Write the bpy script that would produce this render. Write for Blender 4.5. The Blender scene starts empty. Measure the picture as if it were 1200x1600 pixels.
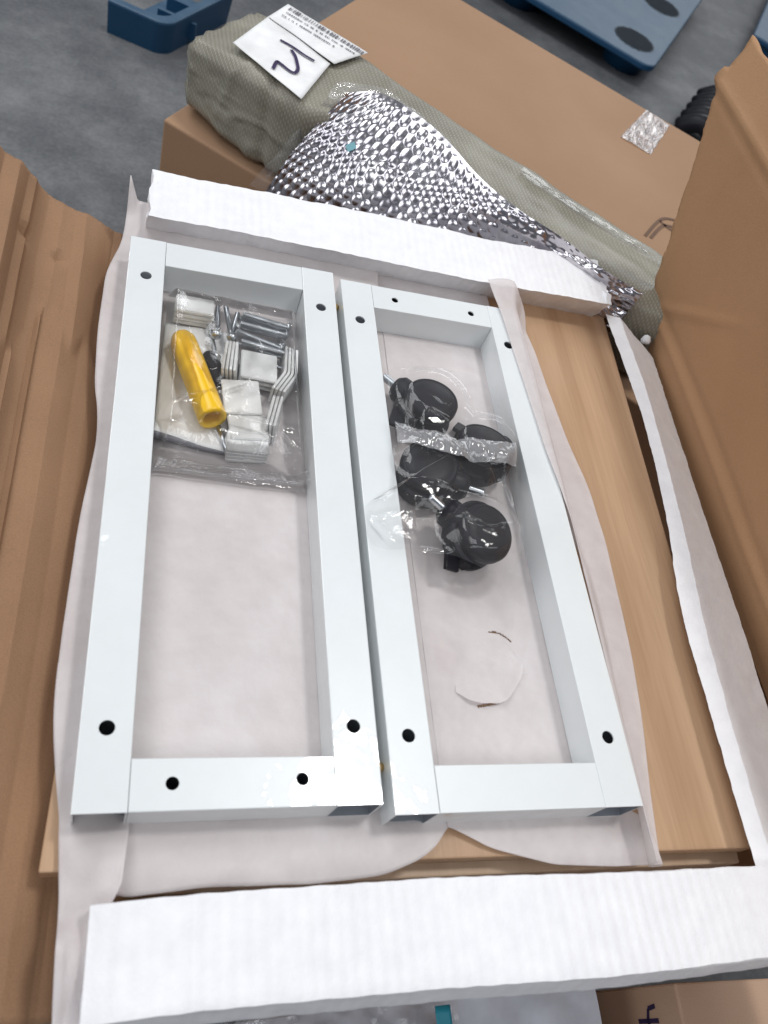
import bpy, bmesh, math, random
from mathutils import Vector, Matrix, noise
random.seed(7)
S = bpy.context.scene
COL = S.collection
R_ = math.radians

# ------------------------------------------------------------------ camera
cam = bpy.data.cameras.new('camera'); cam_o = bpy.data.objects.new('camera', cam); COL.objects.link(cam_o)
cam.sensor_fit = 'VERTICAL'; cam.sensor_height = 36.0; cam.sensor_width = 27.0
cam.lens = 27.895
cam.clip_start = 0.02; cam.clip_end = 200
CAMP = (0.0144, -0.1181, 0.5332)
rx, ux, fw = (0.9463, -0.0993, 0.3077), (-0.0840, 0.8430, 0.5312), (0.3121, 0.5285, -0.7894)
m = Matrix(((rx[0], ux[0], -fw[0], 0), (rx[1], ux[1], -fw[1], 0), (rx[2], ux[2], -fw[2], 0), (0, 0, 0, 1)))
q = m.to_quaternion(); m = q.to_matrix().to_4x4(); m.translation = CAMP
cam_o.matrix_world = m
cam.dof.use_dof = True; cam.dof.focus_distance = 0.80; cam.dof.aperture_fstop = 8.0
S.camera = cam_o

# ------------------------------------------------------------------ light: dim hall, high-bay lamp, open loading door to the right, added fill overhead and at left
W = bpy.data.worlds.new('World'); S.world = W; W.use_nodes = True
bg = W.node_tree.nodes['Background']; bg.inputs[0].default_value = (0.80, 0.86, 1.0, 1); bg.inputs[1].default_value = 0.16
def area(name, loc, target, sx, sy, radiance, color=(1, 1, 1)):
    l = bpy.data.lights.new(name, 'AREA'); l.shape = 'RECTANGLE'; l.size = sx; l.size_y = sy
    l.energy = radiance * sx * sy * math.pi; l.color = color
    o = bpy.data.objects.new(name, l); COL.objects.link(o); o.location = loc
    o.rotation_euler = (Vector(target) - Vector(loc)).to_track_quat('-Z', 'Y').to_euler()
    return o
area('high_bay_lamp', (1.38, 0.92, 4.0), (0.2, 0.1, 0), 0.62, 0.5, 60, (1, 0.99, 0.97))
area('roof_fill', (-1.8, 2.4, 4.4), (0.3, 0.3, 0), 3.4, 1.4, 5.5, (0.96, 0.98, 1))  # overhead panels added as soft ambient fill, no such lamps in view
area('roof_fill', (2.4, -1.6, 4.4), (0.3, 0.3, 0), 3.4, 1.4, 3.4, (0.96, 0.98, 1))
area('roof_fill', (-1.4, -2.2, 4.4), (0.3, 0.3, 0), 3.4, 1.4, 4.0, (0.96, 0.98, 1))
area('roof_fill', (-2.4, 5.2, 4.4), (0.3, 0.3, 0), 3.4, 1.4, 6.0, (0.96, 0.98, 1))
area('side_fill', (-5.2, 0.2, 2.0), (0.3, 0.3, 0), 3.2, 2.6, 3.4, (0.96, 0.98, 1))  # low fill added at left to brighten the carton wall and right foam
area('loading_door', (5.8, 8.6, 3.4), (0.5, 0.8, 0), 4.6, 3.2, 3.2, (0.95, 0.98, 1))
S.view_settings.view_transform = 'Standard'; S.view_settings.look = 'None'
S.view_settings.exposure = -0.05; S.view_settings.gamma = 1.0

# ------------------------------------------------------------------ material helpers
class NT:
    def __init__(s, name):
        s.m = bpy.data.materials.new(name); s.m.use_nodes = True
        s.t = s.m.node_tree; s.t.nodes.clear(); s.n = s.t.nodes.new
        s.out = s.n('ShaderNodeOutputMaterial')
    def add(s, typ, ins=None, **kw):
        n = s.n(typ)
        for k, v in kw.items(): setattr(n, k, v)
        for k, v in (ins or {}).items():
            if hasattr(v, 'is_linked') or isinstance(v, bpy.types.NodeSocket): s.t.links.new(v, n.inputs[k])
            else: n.inputs[k].default_value = v
        return n
    def link(s, a, b): s.t.links.new(a, b)
    def coords(s, scale=(1, 1, 1), rot=(0, 0, 0), kind='Object'):
        c = s.add('ShaderNodeTexCoord'); mp = s.add('ShaderNodeMapping', {'Vector': c.outputs[kind], 'Scale': scale, 'Rotation': rot})
        return mp.outputs[0]
    def noise(s, vec, scale, detail=4, rough=0.55, dist=0.0):
        return s.add('ShaderNodeTexNoise', {'Vector': vec, 'Scale': scale, 'Detail': detail, 'Roughness': rough, 'Distortion': dist}).outputs[0]
    def ramp(s, fac, stops):
        r = s.add('ShaderNodeValToRGB', {'Fac': fac}); e = r.color_ramp.elements
        while len(e) < len(stops): e.new(0.5)
        for x, (p, c) in zip(e, stops): x.position = p; x.color = (*c, 1) if len(c) == 3 else c
        return r.outputs[0]
    def mix(s, fac, a, b, mode='MIX'):
        n = s.add('ShaderNodeMix', data_type='RGBA', blend_type=mode)
        for i, v in ((0, fac), (6, a), (7, b)):
            if isinstance(v, bpy.types.NodeSocket): s.t.links.new(v, n.inputs[i])
            else: n.inputs[i].default_value = v if not isinstance(v, tuple) else ((*v, 1) if len(v) == 3 else v)
        return n.outputs[2]
    def math(s, op, a, b=0.0):
        n = s.add('ShaderNodeMath', operation=op)
        for i, v in ((0, a), (1, b)):
            if isinstance(v, bpy.types.NodeSocket): s.t.links.new(v, n.inputs[i])
            else: n.inputs[i].default_value = v
        return n.outputs[0]
    def bump(s, h, strength=0.3, dist=0.001, normal=None):
        i = {'Height': h, 'Strength': strength, 'Distance': dist}
        if normal is not None: i['Normal'] = normal
        return s.add('ShaderNodeBump', i).outputs[0]
    def bsdf(s, color, rough=0.5, normal=None, **kw):
        ins = {'Base Color': (*color, 1) if isinstance(color, tuple) else color, 'Roughness': rough}
        if normal is not None: ins['Normal'] = normal
        ins.update(kw)
        b = s.add('ShaderNodeBsdfPrincipled', ins); s.link(b.outputs[0], s.out.inputs[0]); return b

def mat_paint():
    n = NT('white_enamel'); v = n.coords()
    h = n.noise(v, 60, 2); h2 = n.noise(v, 900, 2)
    nb = n.bump(h2, 0.06, 0.0004, n.bump(h, 0.08, 0.0012))
    smu = n.ramp(n.noise(v, 9, 6, 0.7), [(0.3, (0.725, 0.755, 0.76)), (0.62, (0.765, 0.80, 0.81))])
    n.bsdf(smu, 0.35, nb, **{'Coat Weight': 0.9, 'Coat Roughness': 0.02, 'Coat Normal': n.bump(n.noise(v, 42, 1.5, 0.5), 0.42, 0.0012)})
    return n.m
def mat_foam(name='white_foam', rib=False):
    n = NT(name); v = n.coords()
    vo = n.add('ShaderNodeTexVoronoi', {'Vector': v, 'Scale': 330.0}).outputs[0]
    no = n.noise(v, 60, 5)
    col = n.ramp(no, [(0.25, (0.80, 0.80, 0.825)), (0.7, (0.88, 0.88, 0.895))])
    sp = n.ramp(n.noise(v, 75, 1), [(0.0, (0.25, 0.24, 0.22)), (0.165, (0.35, 0.33, 0.3)), (0.19, (1, 1, 1))])
    col = n.mix(1.0, col, sp, 'MULTIPLY')
    nb = n.bump(vo, 0.16, 0.0010, n.bump(no, 0.08, 0.003))
    if rib:
        w_ = n.add('ShaderNodeTexWave', {'Vector': v, 'Scale': 34.0, 'Distortion': 1.6, 'Detail': 2.0, 'Detail Scale': .4}, bands_direction='X').outputs[0]
        am = n.ramp(n.noise(n.coords((1, .15, 1)), 9, 3), [(0.38, (0, 0, 0)), (0.62, (1, 1, 1))])
        w_ = n.math('MULTIPLY', w_, am); nb = n.bump(w_, 0.17, 0.0016, nb); col = n.mix(n.math('MULTIPLY', w_, 0.10), col, (0.6, 0.6, 0.63))
    n.bsdf(col, 0.75, nb, **{'Subsurface Weight': 0.0, 'Specular IOR Level': 0.25}); return n.m
def mat_sheet(name='foam_sheet_white', t0=.10, t1=.30):
    n = NT(name); v = n.coords()
    no = n.noise(v, 14, 4); fi = n.noise(v, 420, 3)
    col = n.ramp(n.noise(v, 55, 5), [(0.3, (0.78, 0.725, 0.722)), (0.7, (0.86, 0.81, 0.805))])
    nb = n.bump(fi, 0.30, 0.0008, n.bump(no, 0.35, 0.006))
    d = n.add('ShaderNodeBsdfPrincipled', {'Base Color': col, 'Roughness': 0.6, 'Normal': nb, 'Specular IOR Level': 0.25})
    tl = n.add('ShaderNodeBsdfTranslucent', {'Color': (0.75, 0.73, 0.73, 1), 'Normal': nb})
    tr = n.add('ShaderNodeBsdfTransparent', {'Color': (1, 1, 1, 1)})
    m1 = n.add('ShaderNodeMixShader', {0: 0.14}); n.link(d.outputs[0], m1.inputs[1]); n.link(tl.outputs[0], m1.inputs[2])
    m2 = n.add('ShaderNodeMixShader', {0: n.ramp(no, [(0.3, (t0,) * 3), (0.75, (t1,) * 3)])}); n.link(m1.outputs[0], m2.inputs[1]); n.link(tr.outputs[0], m2.inputs[2])
    n.link(m2.outputs[0], n.out.inputs[0]); return n.m
def mat_wood(name, a, b):
    n = NT(name); v = n.coords((9, 0.7, 9)); v2 = n.coords((120, 3.0, 120)); v3 = n.coords((1, 1, 1))
    g = n.noise(v, 3.2, 4, 0.55, 0.6); f = n.noise(v2, 4, 5, 0.6)
    col = n.mix(0.32, n.ramp(g, [(0.34, a), (0.66, b)]), n.ramp(f, [(0.3, a), (0.7, b)]))
    col = n.mix(0.55, col, n.ramp(n.noise(v3, 1.7, 2), [(0.3, (0.80, 0.80, 0.80)), (0.7, (1.08, 1.06, 1.04))]), 'MULTIPLY')
    n.bsdf(col, 0.42, n.bump(f, 0.08, 0.0005), **{'Specular IOR Level': 0.35}); return n.m
def mat_kraft(name, a, b, scale=1.0, rib=None):
    n = NT(name); v = n.coords()
    no = n.noise(v, 5 * scale, 5); fi = n.noise(v, 900, 3); fib = n.noise(n.coords((30, 300, 30)), 3, 3)
    col = n.ramp(no, [(0.25, a), (0.75, b)])
    col = n.mix(0.22, col, n.ramp(fi, [(0.3, tuple(x * 0.55 for x in a)), (0.7, tuple(x * 1.25 for x in b))]))
    nb = n.bump(fi, 0.16, 0.0006, n.bump(fib, 0.06, 0.0008))
    if rib:
        w = n.add('ShaderNodeTexWave', {'Vector': n.coords(), 'Scale': rib, 'Distortion': 0.4, 'Detail': 1.0}, wave_type='BANDS', bands_direction='X')
        nb = n.bump(w.outputs[0], 0.10, 0.0012, nb)
    n.bsdf(col, 0.78, nb, **{'Specular IOR Level': 0.3}); return n.m
def mat_concrete():
    n = NT('worn_concrete'); v = n.coords()
    a = n.noise(v, 2.2, 8, 0.62); b = n.noise(v, 7, 7, 0.7); c = n.noise(v, 110, 3)
    col = n.ramp(n.math('ADD', n.math('MULTIPLY', a, 0.45), n.math('MULTIPLY', b, 0.55)), [(0.36, (0.055, 0.06, 0.068)), (0.5, (0.105, 0.11, 0.118)), (0.64, (0.19, 0.195, 0.20))])
    col = n.mix(0.16, col, n.ramp(c, [(0.35, (0.035, 0.035, 0.038)), (0.65, (0.21, 0.21, 0.21))]))
    n.bsdf(col, 0.62, n.bump(b, 0.25, 0.004)); return n.m
def mat_plain(name, col, rough=0.4, bs=400, bst=0.08, **kw):
    n = NT(name); v = n.coords(); h = n.noise(v, bs, 3)
    c = n.mix(0.5, col, n.ramp(n.noise(v, 26, 5), [(0.3, tuple(x * 0.72 for x in col)), (0.7, tuple(min(1, x * 1.22) for x in col))]))
    n.bsdf(c, rough, n.bump(h, bst, 0.0006), **kw); return n.m
def mat_blue():
    n = NT('dusty_blue_plastic'); v = n.coords()
    up = n.add('ShaderNodeSeparateXYZ', {0: n.add('ShaderNodeNewGeometry').outputs['True Normal']}).outputs[2]
    dust = n.math('MULTIPLY', n.math('MAXIMUM', up, 0.0), n.ramp(n.noise(v, 10, 8, 0.7), [(0.25, (0.25,) * 3), (0.75, (0.85,) * 3)]))
    col = n.mix(dust, (0.004, 0.050, 0.12), (0.085, 0.145, 0.205))
    n.bsdf(col, 0.5, n.bump(n.noise(v, 90, 4), 0.15, 0.002)); return n.m
def mat_sack():
    n = NT('woven_sack'); v = n.coords(rot=(0, 0, R_(37)))
    w1 = n.add('ShaderNodeTexWave', {'Vector': v, 'Scale': 90.0, 'Distortion': 0.5, 'Detail': 1.0}, bands_direction='X').outputs[0]
    w2 = n.add('ShaderNodeTexWave', {'Vector': v, 'Scale': 75.0, 'Distortion': 0.5, 'Detail': 1.0}, bands_direction='DIAGONAL').outputs[0]
    w = n.math('MULTIPLY', w1, w2); no = n.noise(v, 9, 6)
    col = n.ramp(no, [(0.25, (0.165, 0.150, 0.115)), (0.75, (0.285, 0.268, 0.212))])
    col = n.mix(n.math('MULTIPLY', w, 0.55), col, (0.42, 0.405, 0.35))
    n.bsdf(col, 0.42, n.bump(w, 0.30, 0.0012, n.bump(no, 0.3, 0.006))); return n.m
def mat_foil():
    n = NT('silver_foil'); v = n.coords()
    nb = n.bump(n.noise(v, 130, 4, 0.6), 0.05, 0.0022, n.bump(n.noise(v, 28, 4), 0.10, 0.006))
    col = n.ramp(n.noise(v, 22, 3), [(0.3, (0.40, 0.38, 0.42)), (0.7, (0.62, 0.60, 0.63))])
    n.bsdf(col, 0.22, nb, Metallic=1.0); return n.m
def mat_film(name, haze=0.05, tint=(1, 1, 1), bs=70, bst=0.5, rough=0.07, dist=0.004, spec=1.0, sc=(1, 1, 1)):
    n = NT(name); v = n.coords(sc)
    nb = n.bump(n.noise(v, bs, 5, 0.6, 0.8), bst, dist)
    tr = n.add('ShaderNodeBsdfTransparent', {'Color': (*tint, 1)})
    gl = n.add('ShaderNodeBsdfGlossy', {'Color': (1, 1, 1, 1), 'Roughness': rough, 'Normal': nb})
    df = n.add('ShaderNodeBsdfDiffuse', {'Color': (0.85, 0.85, 0.87, 1), 'Normal': nb})
    fr = n.add('ShaderNodeFresnel', {'IOR': 1.6, 'Normal': nb})
    m1 = n.add('ShaderNodeMixShader', {0: haze}); n.link(tr.outputs[0], m1.inputs[1]); n.link(df.outputs[0], m1.inputs[2])
    m2 = n.add('ShaderNodeMixShader', {0: n.math('MULTIPLY', fr.outputs[0], 1.7 * spec)}); n.link(m1.outputs[0], m2.inputs[1]); n.link(gl.outputs[0], m2.inputs[2])
    n.link(m2.outputs[0], n.out.inputs[0]); return n.m
M = dict(
    paint=mat_paint(), foam=mat_foam(), foam_rib=mat_foam('white_ribbed_foam', True), sheet=mat_sheet('foam_sheet_white', .16, .38), sheet_thin=mat_sheet('foam_sheet_thin', .25, .5),
    wood=mat_wood('oak_veneer', (0.40, 0.245, 0.140), (0.575, 0.385, 0.245)), edge=mat_wood('board_edge', (0.60, 0.43, 0.29), (0.72, 0.55, 0.40)),
    kraft=mat_kraft('kraft_board', (0.37, 0.205, 0.105), (0.47, 0.275, 0.15), 1.0), kraft_in=mat_kraft('kraft_inner', (0.28, 0.158, 0.088), (0.36, 0.212, 0.122), 1.4),
    kraft_box=mat_kraft('kraft_box', (0.33, 0.198, 0.118), (0.40, 0.248, 0.153), 0.8),
    kraft_pale=mat_kraft('kraft_pale', (0.52, 0.34, 0.235), (0.60, 0.41, 0.29)),
    concrete=mat_concrete(), blue=mat_blue(), sack=mat_sack(), foil=mat_foil(),
    dark=mat_plain('dark_grille', (0.018, 0.028, 0.04), 0.7, 120, 0.5), black=mat_plain('black_plastic', (0.012, 0.012, 0.016), 0.42, 500, 0.05, **{'Specular IOR Level': 0.22}),
    steel=mat_plain('bare_steel', (.20, .22, .25), .5), zinc=mat_plain('zinc_steel', (0.62, 0.65, 0.68), 0.28, 300, 0.1, Metallic=1.0), brass=mat_plain('brass', (0.75, 0.52, 0.22), 0.3, 300, 0.1, Metallic=1.0),
    yellow=mat_plain('yellow_plastic', (0.95, 0.56, 0.015), 0.3, 500, 0.04), plate=mat_plain('white_plastic', (0.80, 0.80, 0.79), 0.4, 300, 0.08),
    paper=mat_plain('paper', (0.80, 0.80, 0.80), 0.7, 60, 0.2), ink=mat_plain('ink', (0.035, 0.022, 0.075), 0.5), print=mat_plain('print', (0.16, 0.15, 0.17), 0.6),
    scrawl=mat_plain('scrawl', (0.14, 0.075, 0.045), 0.7), teal=mat_plain('teal_strap', (0.02, 0.26, 0.36), 0.4), whitewrap=mat_plain('white_wrap', (0.62, 0.66, 0.74), 0.4, 12, 0.5),
    film=mat_film('clear_film', 0.03, bs=30, bst=.2, rough=.07, spec=.36), film_hw=mat_film('hardware_film', 0.02, bs=26, bst=0.42, dist=0.006, rough=0.05, spec=.6), zipfilm=mat_film('zip_film', 0.26, bs=60, bst=.25, spec=.7),
    hem=mat_film('hem_film', 0.10, bs=50, spec=.7), tape=mat_film('packing_tape', 0.02, (0.80, 0.60, 0.36), bs=120, bst=0.9, rough=0.07, dist=0.005, spec=1.2, sc=(1, .22, 1)),
)

# ------------------------------------------------------------------ mesh helpers
def link(name, me, mat=None, parent=None, smooth=False):
    if mat is not None and not me.materials: me.materials.append(mat)
    if smooth: me.shade_smooth()
    o = bpy.data.objects.new(name, me); COL.objects.link(o)
    if parent is not None: o.parent = parent
    return o
def from_bm(name, bm, mat, parent=None, smooth=False, recalc=True):
    if recalc: bmesh.ops.recalc_face_normals(bm, faces=bm.faces)
    me = bpy.data.meshes.new(name); bm.to_mesh(me); bm.free(); return link(name, me, mat, parent, smooth)
def from_py(name, v, f, mat, parent=None, smooth=True):
    me = bpy.data.meshes.new(name); me.from_pydata([tuple(p) for p in v], [], f); me.update(); return link(name, me, mat, parent, smooth)
def tag(o, label, cat, group=None, kind=None):
    if label: o['label'] = label
    if cat: o['category'] = cat
    if group: o['group'] = group
    if kind: o['kind'] = kind
    return o
def thing(name, label, cat, loc=(0, 0, 0), group=None):
    o = bpy.data.objects.new(name, None); o.empty_display_size = 0.02; COL.objects.link(o); o.location = loc
    return tag(o, label, cat, group)
def bevel(o, w, seg=2):
    b = o.modifiers.new('bevel', 'BEVEL'); b.width = w; b.segments = seg; b.limit_method = 'ANGLE'; b.angle_limit = R_(40); return o
def solid(o, t, off=-1.0):
    s = o.modifiers.new('solid', 'SOLIDIFY'); s.thickness = t; s.offset = off; return o
def bm_box(bm, c, s, rot=None):
    mt = Matrix.Translation(c)
    if rot is not None: mt = mt @ rot
    bmesh.ops.create_cube(bm, size=1, matrix=mt @ Matrix.Diagonal((*s, 1)))
def grid(name, nu, nv, fn, mat, parent=None, keep=None, smooth=True, up=True):
    v = [fn(i / nu, j / nv) for j in range(nv + 1) for i in range(nu + 1)]
    f = []
    for j in range(nv):
        for i in range(nu):
            if keep and not keep((i + .5) / nu, (j + .5) / nv): continue
            a = j * (nu + 1) + i; f.append((a, a + 1, a + nu + 2, a + nu + 1))
    if up:
        nrm = 0
        for q_ in f[::max(1, len(f) // 60)]:
            p = [Vector(v[k]) for k in q_[:3]]; nrm += (p[1] - p[0]).cross(p[2] - p[0]).normalized().z
        if nrm < 0: f = [q_[::-1] for q_ in f]
    return from_py(name, v, f, mat, parent, smooth)
def tube_pts(path, rad, n=8, caps=True):
    v, f = [], []; P = [Vector(p) for p in path]
    ref = Vector((0.13, 0.31, 0.94)).normalized()
    for i, p in enumerate(P):
        t = (P[min(i + 1, len(P) - 1)] - P[max(i - 1, 0)]).normalized()
        a = t.cross(ref)
        if a.length < .05: a = t.cross(Vector((1, 0, 0)))
        a.normalize(); b = t.cross(a); r = rad[i] if hasattr(rad, '__len__') else rad
        for k in range(n):
            an = 2 * math.pi * k / n; v.append(p + (a * math.cos(an) + b * math.sin(an)) * r)
    for i in range(len(P) - 1):
        for k in range(n): f.append((i * n + k, i * n + (k + 1) % n, (i + 1) * n + (k + 1) % n, (i + 1) * n + k))
    if caps: f.append(tuple(range(n - 1, -1, -1))); f.append(tuple(range((len(P) - 1) * n, len(P) * n)))
    return v, f
def tube(name, path, rad, mat, parent=None, n=8): v, f = tube_pts(path, rad, n); return from_py(name, v, f, mat, parent)
def lathe(bm, prof, n=28, mt=Matrix()):          # profile (r, z) spun round z
    rings = []
    for r, z in prof:
        rings.append([bm.verts.new(mt @ Vector((r * math.cos(2 * math.pi * k / n), r * math.sin(2 * math.pi * k / n), z))) for k in range(n)] if r > 1e-6 else [bm.verts.new(mt @ Vector((0, 0, z)))])
    for a, b in zip(rings, rings[1:]):
        for k in range(n):
            k2 = (k + 1) % n
            if len(a) == 1 and len(b) == 1: continue
            if len(a) == 1: bm.faces.new((a[0], b[k], b[k2]))
            elif len(b) == 1: bm.faces.new((a[k], b[0], a[k2]))
            else: bm.faces.new((a[k], a[k2], b[k2], b[k]))
def pw(xs, x):                                    # piecewise linear / smooth table
    if x <= xs[0][0]: return xs[0][1]
    for (a, u), (b, w) in zip(xs, xs[1:]):
        if x <= b: return u + (w - u) * (x - a) / (b - a)
    return xs[-1][1]
def pws(xs, x, h):                                # smoothed table
    return sum(pw(xs, x + h * k) for k in (-1, -.5, 0, .5, 1)) / 5
def nz(x, y, z=0.0, s=1.0): return noise.noise(Vector((x * s, y * s, z * s + 3.7)))
def sstep(a, b, x):
    t = max(0, min(1, (x - a) / (b - a))); return t * t * (3 - 2 * t)
def ribbon(name, pts, w, z, mat, parent, h=0.0003):     # flat pen stroke, real thickness
    v, f = [], []; P = [Vector((*p, 0)) for p in pts]
    Q = []
    for i in range(len(P) - 1):
        p0, p1, p2, p3 = P[max(i - 1, 0)], P[i], P[i + 1], P[min(i + 2, len(P) - 1)]
        for k in range(5):
            t = k / 5; Q.append(0.5 * ((2 * p1) + (p2 - p0) * t + (2 * p0 - 5 * p1 + 4 * p2 - p3) * t * t + (3 * p1 - p0 - 3 * p2 + p3) * t ** 3))
    Q.append(P[-1])
    for i, p in enumerate(Q):
        t = (Q[min(i + 1, len(Q) - 1)] - Q[max(i - 1, 0)]).normalized(); s = Vector((-t.y, t.x, 0)) * w * .5
        zz = z(p.x, p.y) if callable(z) else z
        for e in (s, -s): v.append((p.x + e.x, p.y + e.y, zz + h))
    for i in range(len(Q) - 1): f.append((2 * i, 2 * i + 1, 2 * i + 3, 2 * i + 2))
    return from_py(name, v, f, mat, parent, False)

# ------------------------------------------------------------------ floor
FZ = -0.60
o = grid('concrete_floor', 60, 60, lambda u, v: (-14 + 28 * u, -12 + 28 * v, FZ + 0.003 * nz(u * 40, v * 40)), M['concrete']); tag(o, None, None, None, 'structure')

# ------------------------------------------------------------------ blue plastic pallets
def pallet(loc, rot, label, nx, ny, sx, sy, h=0.085):
    t = thing('plastic_pallet', label, 'pallet', loc); t.rotation_euler.z = rot
    # local corner at origin, deck extends +x, +y; cups of the nine feet open through the deck
    cups = [(0.145 + i * .44, 0.115 + j * .44) for i in range(nx) for j in range(ny)]
    bm = bmesh.new(); rr = 0.05
    out = []
    for cx, cy, a0 in ((sx - rr, sy - rr, 0), (rr, sy - rr, 90), (rr, rr, 180), (sx - rr, rr, 270)):
        for k in range(6): a = R_(a0 + 18 * k); out.append((cx + rr * math.cos(a), cy + rr * math.sin(a)))
    top = [bm.verts.new((x, y, h)) for x, y in out]; bot = [bm.verts.new((x, y, h - 0.022)) for x, y in out]
    bm.faces.new(top); bm.faces.new(bot[::-1])
    for i in range(len(out)): bm.faces.new((bot[i], bot[(i + 1) % len(out)], top[(i + 1) % len(out)], top[i]))
    bevel(from_bm('deck', bm, M['blue'], t), 0.005)
    for cx, cy in cups:
        bm = bmesh.new(); lathe(bm, [(0.085, h - 0.022), (0.075, 0.0), (0, 0.0)], 24); ft = from_bm('foot', bm, M['blue'], t, True); ft.location = (cx, cy, 0.001)
        bm = bmesh.new()                                      # grille in the mouth of the foot, ragged rim, ribbed
        ring = [(0.075 + (0.005 if k % 2 else 0), k) for k in range(36)]
        vs = [bm.verts.new((r * math.cos(2 * math.pi * k / 36), r * math.sin(2 * math.pi * k / 36), 0.0)) for r, k in ring]
        bm.faces.new(vs)
        for k in range(-4, 5):
            w = 2 * math.sqrt(max(0.072 ** 2 - (k * .0155) ** 2, 0)); bm_box(bm, (k * .0155, 0, 0.0012), (0.004, w, 0.0024))
        g = from_bm('grille', bm, M['dark'], t); g.location = (cx, cy, h + 0.0008)
    return t
pallet((1.595, 2.485, FZ), R_(57), 'dusty blue plastic pallet with dark oval grilles behind the brown box', 3, 3, 1.1, 1.1)

# corner of an upturned blue pallet, top left: hollow tray with thick ragged rim
t = thing('plastic_pallet', 'dark blue plastic pallet corner on the floor beyond the sack parcel', 'pallet', (0.021, 1.932, FZ))
ang = R_(40)
def tray(bm, wall, h, L1, L2, r=0.06):
    d1, d2 = Vector((math.cos(R_(161)), math.sin(R_(161)), 0)), Vector((math.cos(R_(58)), math.sin(R_(58)), 0))
    pts = []
    c = d1 * r + d2 * r
    for k in range(9):
        a = k / 8 * math.pi / 2; pts.append(c - d2 * r * math.cos(a) - d1 * r * math.sin(a))
    path = [d1 * L1] + pts + [d2 * L2]
    inn = [p + (d1 + d2).normalized() * wall * 1.35 for p in path]
    inn[0] = d1 * L1 + d2 * wall; inn[-1] = d2 * L2 + d1 * wall
    def strip(a, za, b, zb):
        va = [bm.verts.new(p + Vector((0, 0, za))) for p in a]; vb = [bm.verts.new(p + Vector((0, 0, zb))) for p in b]
        for i in range(len(a) - 1): bm.faces.new((va[i], va[i + 1], vb[i + 1], vb[i]))
    tap = [p * 0.97 + (d1 + d2) * 0.012 for p in path]
    strip(tap, 0, path, h); strip(path, h, inn, h + .001); strip(inn, h + .001, inn, 0.02)
    vs = [bm.verts.new(p + Vector((0, 0, .02))) for p in inn] + [bm.verts.new(d1 * L1 + d2 * L2 + Vector((0, 0, .02)))]; bm.faces.new(vs)
bm = bmesh.new(); tray(bm, 0.026, 0.085, 0.15, 0.30, 0.035); bmesh.ops.remove_doubles(bm, verts=bm.verts, dist=.0005)
bevel(from_bm('foot_tray', bm, M['blue'], t, False), 0.006)
for k in range(2):
    bm = bmesh.new(); bm_box(bm, (0.02 + .02 * k, 0.11 + .07 * k, 0.04), (0.10, 0.010, 0.04), Matrix.Rotation(R_(161), 4, 'Z')); from_bm('rib', bm, M['blue'], t)
# far right blue edge
t = thing('plastic_pallet', 'sliver of a blue plastic pallet behind the flap at the top right corner', 'pallet', (2.27, 3.06, FZ)); t.rotation_euler.z = R_(58)
bm = bmesh.new(); bm_box(bm, (0.5, -0.4, 0.075), (1.0, 0.8, 0.022)); bevel(from_bm('deck', bm, M['blue'], t), .006)
for x in (.1, .8):
    bm = bmesh.new(); bm_box(bm, (x, -0.1, 0.032), (0.16, 0.16, 0.064)); bevel(from_bm('foot', bm, M['blue'], t), .008)

# ------------------------------------------------------------------ big closed box behind
BZ = -0.12
t = thing('cardboard_box', 'big closed brown cardboard box with a strip of shiny tape, under the sack parcel', 'cardboard box', (0.022, 0.922, FZ))
bang = math.atan2(-0.53, 0.85); t.rotation_euler.z = bang
bl, bw, bh = 1.45, 0.82, BZ - FZ
bm = bmesh.new(); bm_box(bm, (bl / 2, bw / 2, bh / 2), (bl, bw, bh)); bevel(from_bm('box_body', bm, M['kraft_box'], t), 0.004, 3)
inv = Matrix.Rotation(-bang, 4, 'Z')
def tobox(x, y): p = inv @ Vector((x - 0.022, y - 0.922, 0)); return p.x, p.y
c1, c2, c3, c4 = [tobox(*p) for p in ((0.824, 1.193), (0.923, 1.321), (0.965, 1.286), (0.879, 1.159))]
def tapefn(u, v):
    a = [c1[i] * (1 - u) + c2[i] * u for i in (0, 1)]; b = [c4[i] * (1 - u) + c3[i] * u for i in (0, 1)]
    x, y = a[0] * (1 - v) + b[0] * v, a[1] * (1 - v) + b[1] * v
    y = min(y, bw - .004)
    return (x, y, bh + 0.0012 + 0.0022 * max(0, nz(x * 70, y * 16)) + 0.001 * nz(x * 160, y * 60))
grid('packing_tape', 36, 44, tapefn, M['tape'], t)
for nm, pts in (('scrawl_line', [(0.785, 0.905), (0.835, 0.962), (0.866, 0.970)]), ('scrawl_line', [(0.795, 0.903), (0.833, 0.945), (0.856, 0.948)]), ('scrawl_line', [(0.832, 0.958), (0.840, 0.945), (0.868, 0.925)])):
    ribbon(nm, [tobox(*p) for p in pts], 0.006, bh + 0.0006, M['scrawl'], t)

# black ribbed plastic on the floor at right
t = thing('plastic_wrap', 'shiny black ribbed plastic piece on the floor beside the box end', 'plastic wrap', (1.80, 2.30, FZ))
for k in range(5):
    a = [(0.055 * k + 0.02 * math.sin(q_) - .10, -0.06 + 0.085 * k * .55 + 0.10 * (q_ / 3.14 - .5) * (-.6), 0.03 + 0.035 * math.sin(q_)) for q_ in [i * math.pi / 9 for i in range(10)]]
    tube('rib', [(-0.10 + 0.045 * k + 0.10 * (i / 9 - .5), -0.10 + 0.062 * k - 0.10 * (i / 9 - .5), 0.035 + 0.05 * math.sin(i / 9 * math.pi)) for i in range(10)], 0.030, M['black'], t, 10)

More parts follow.
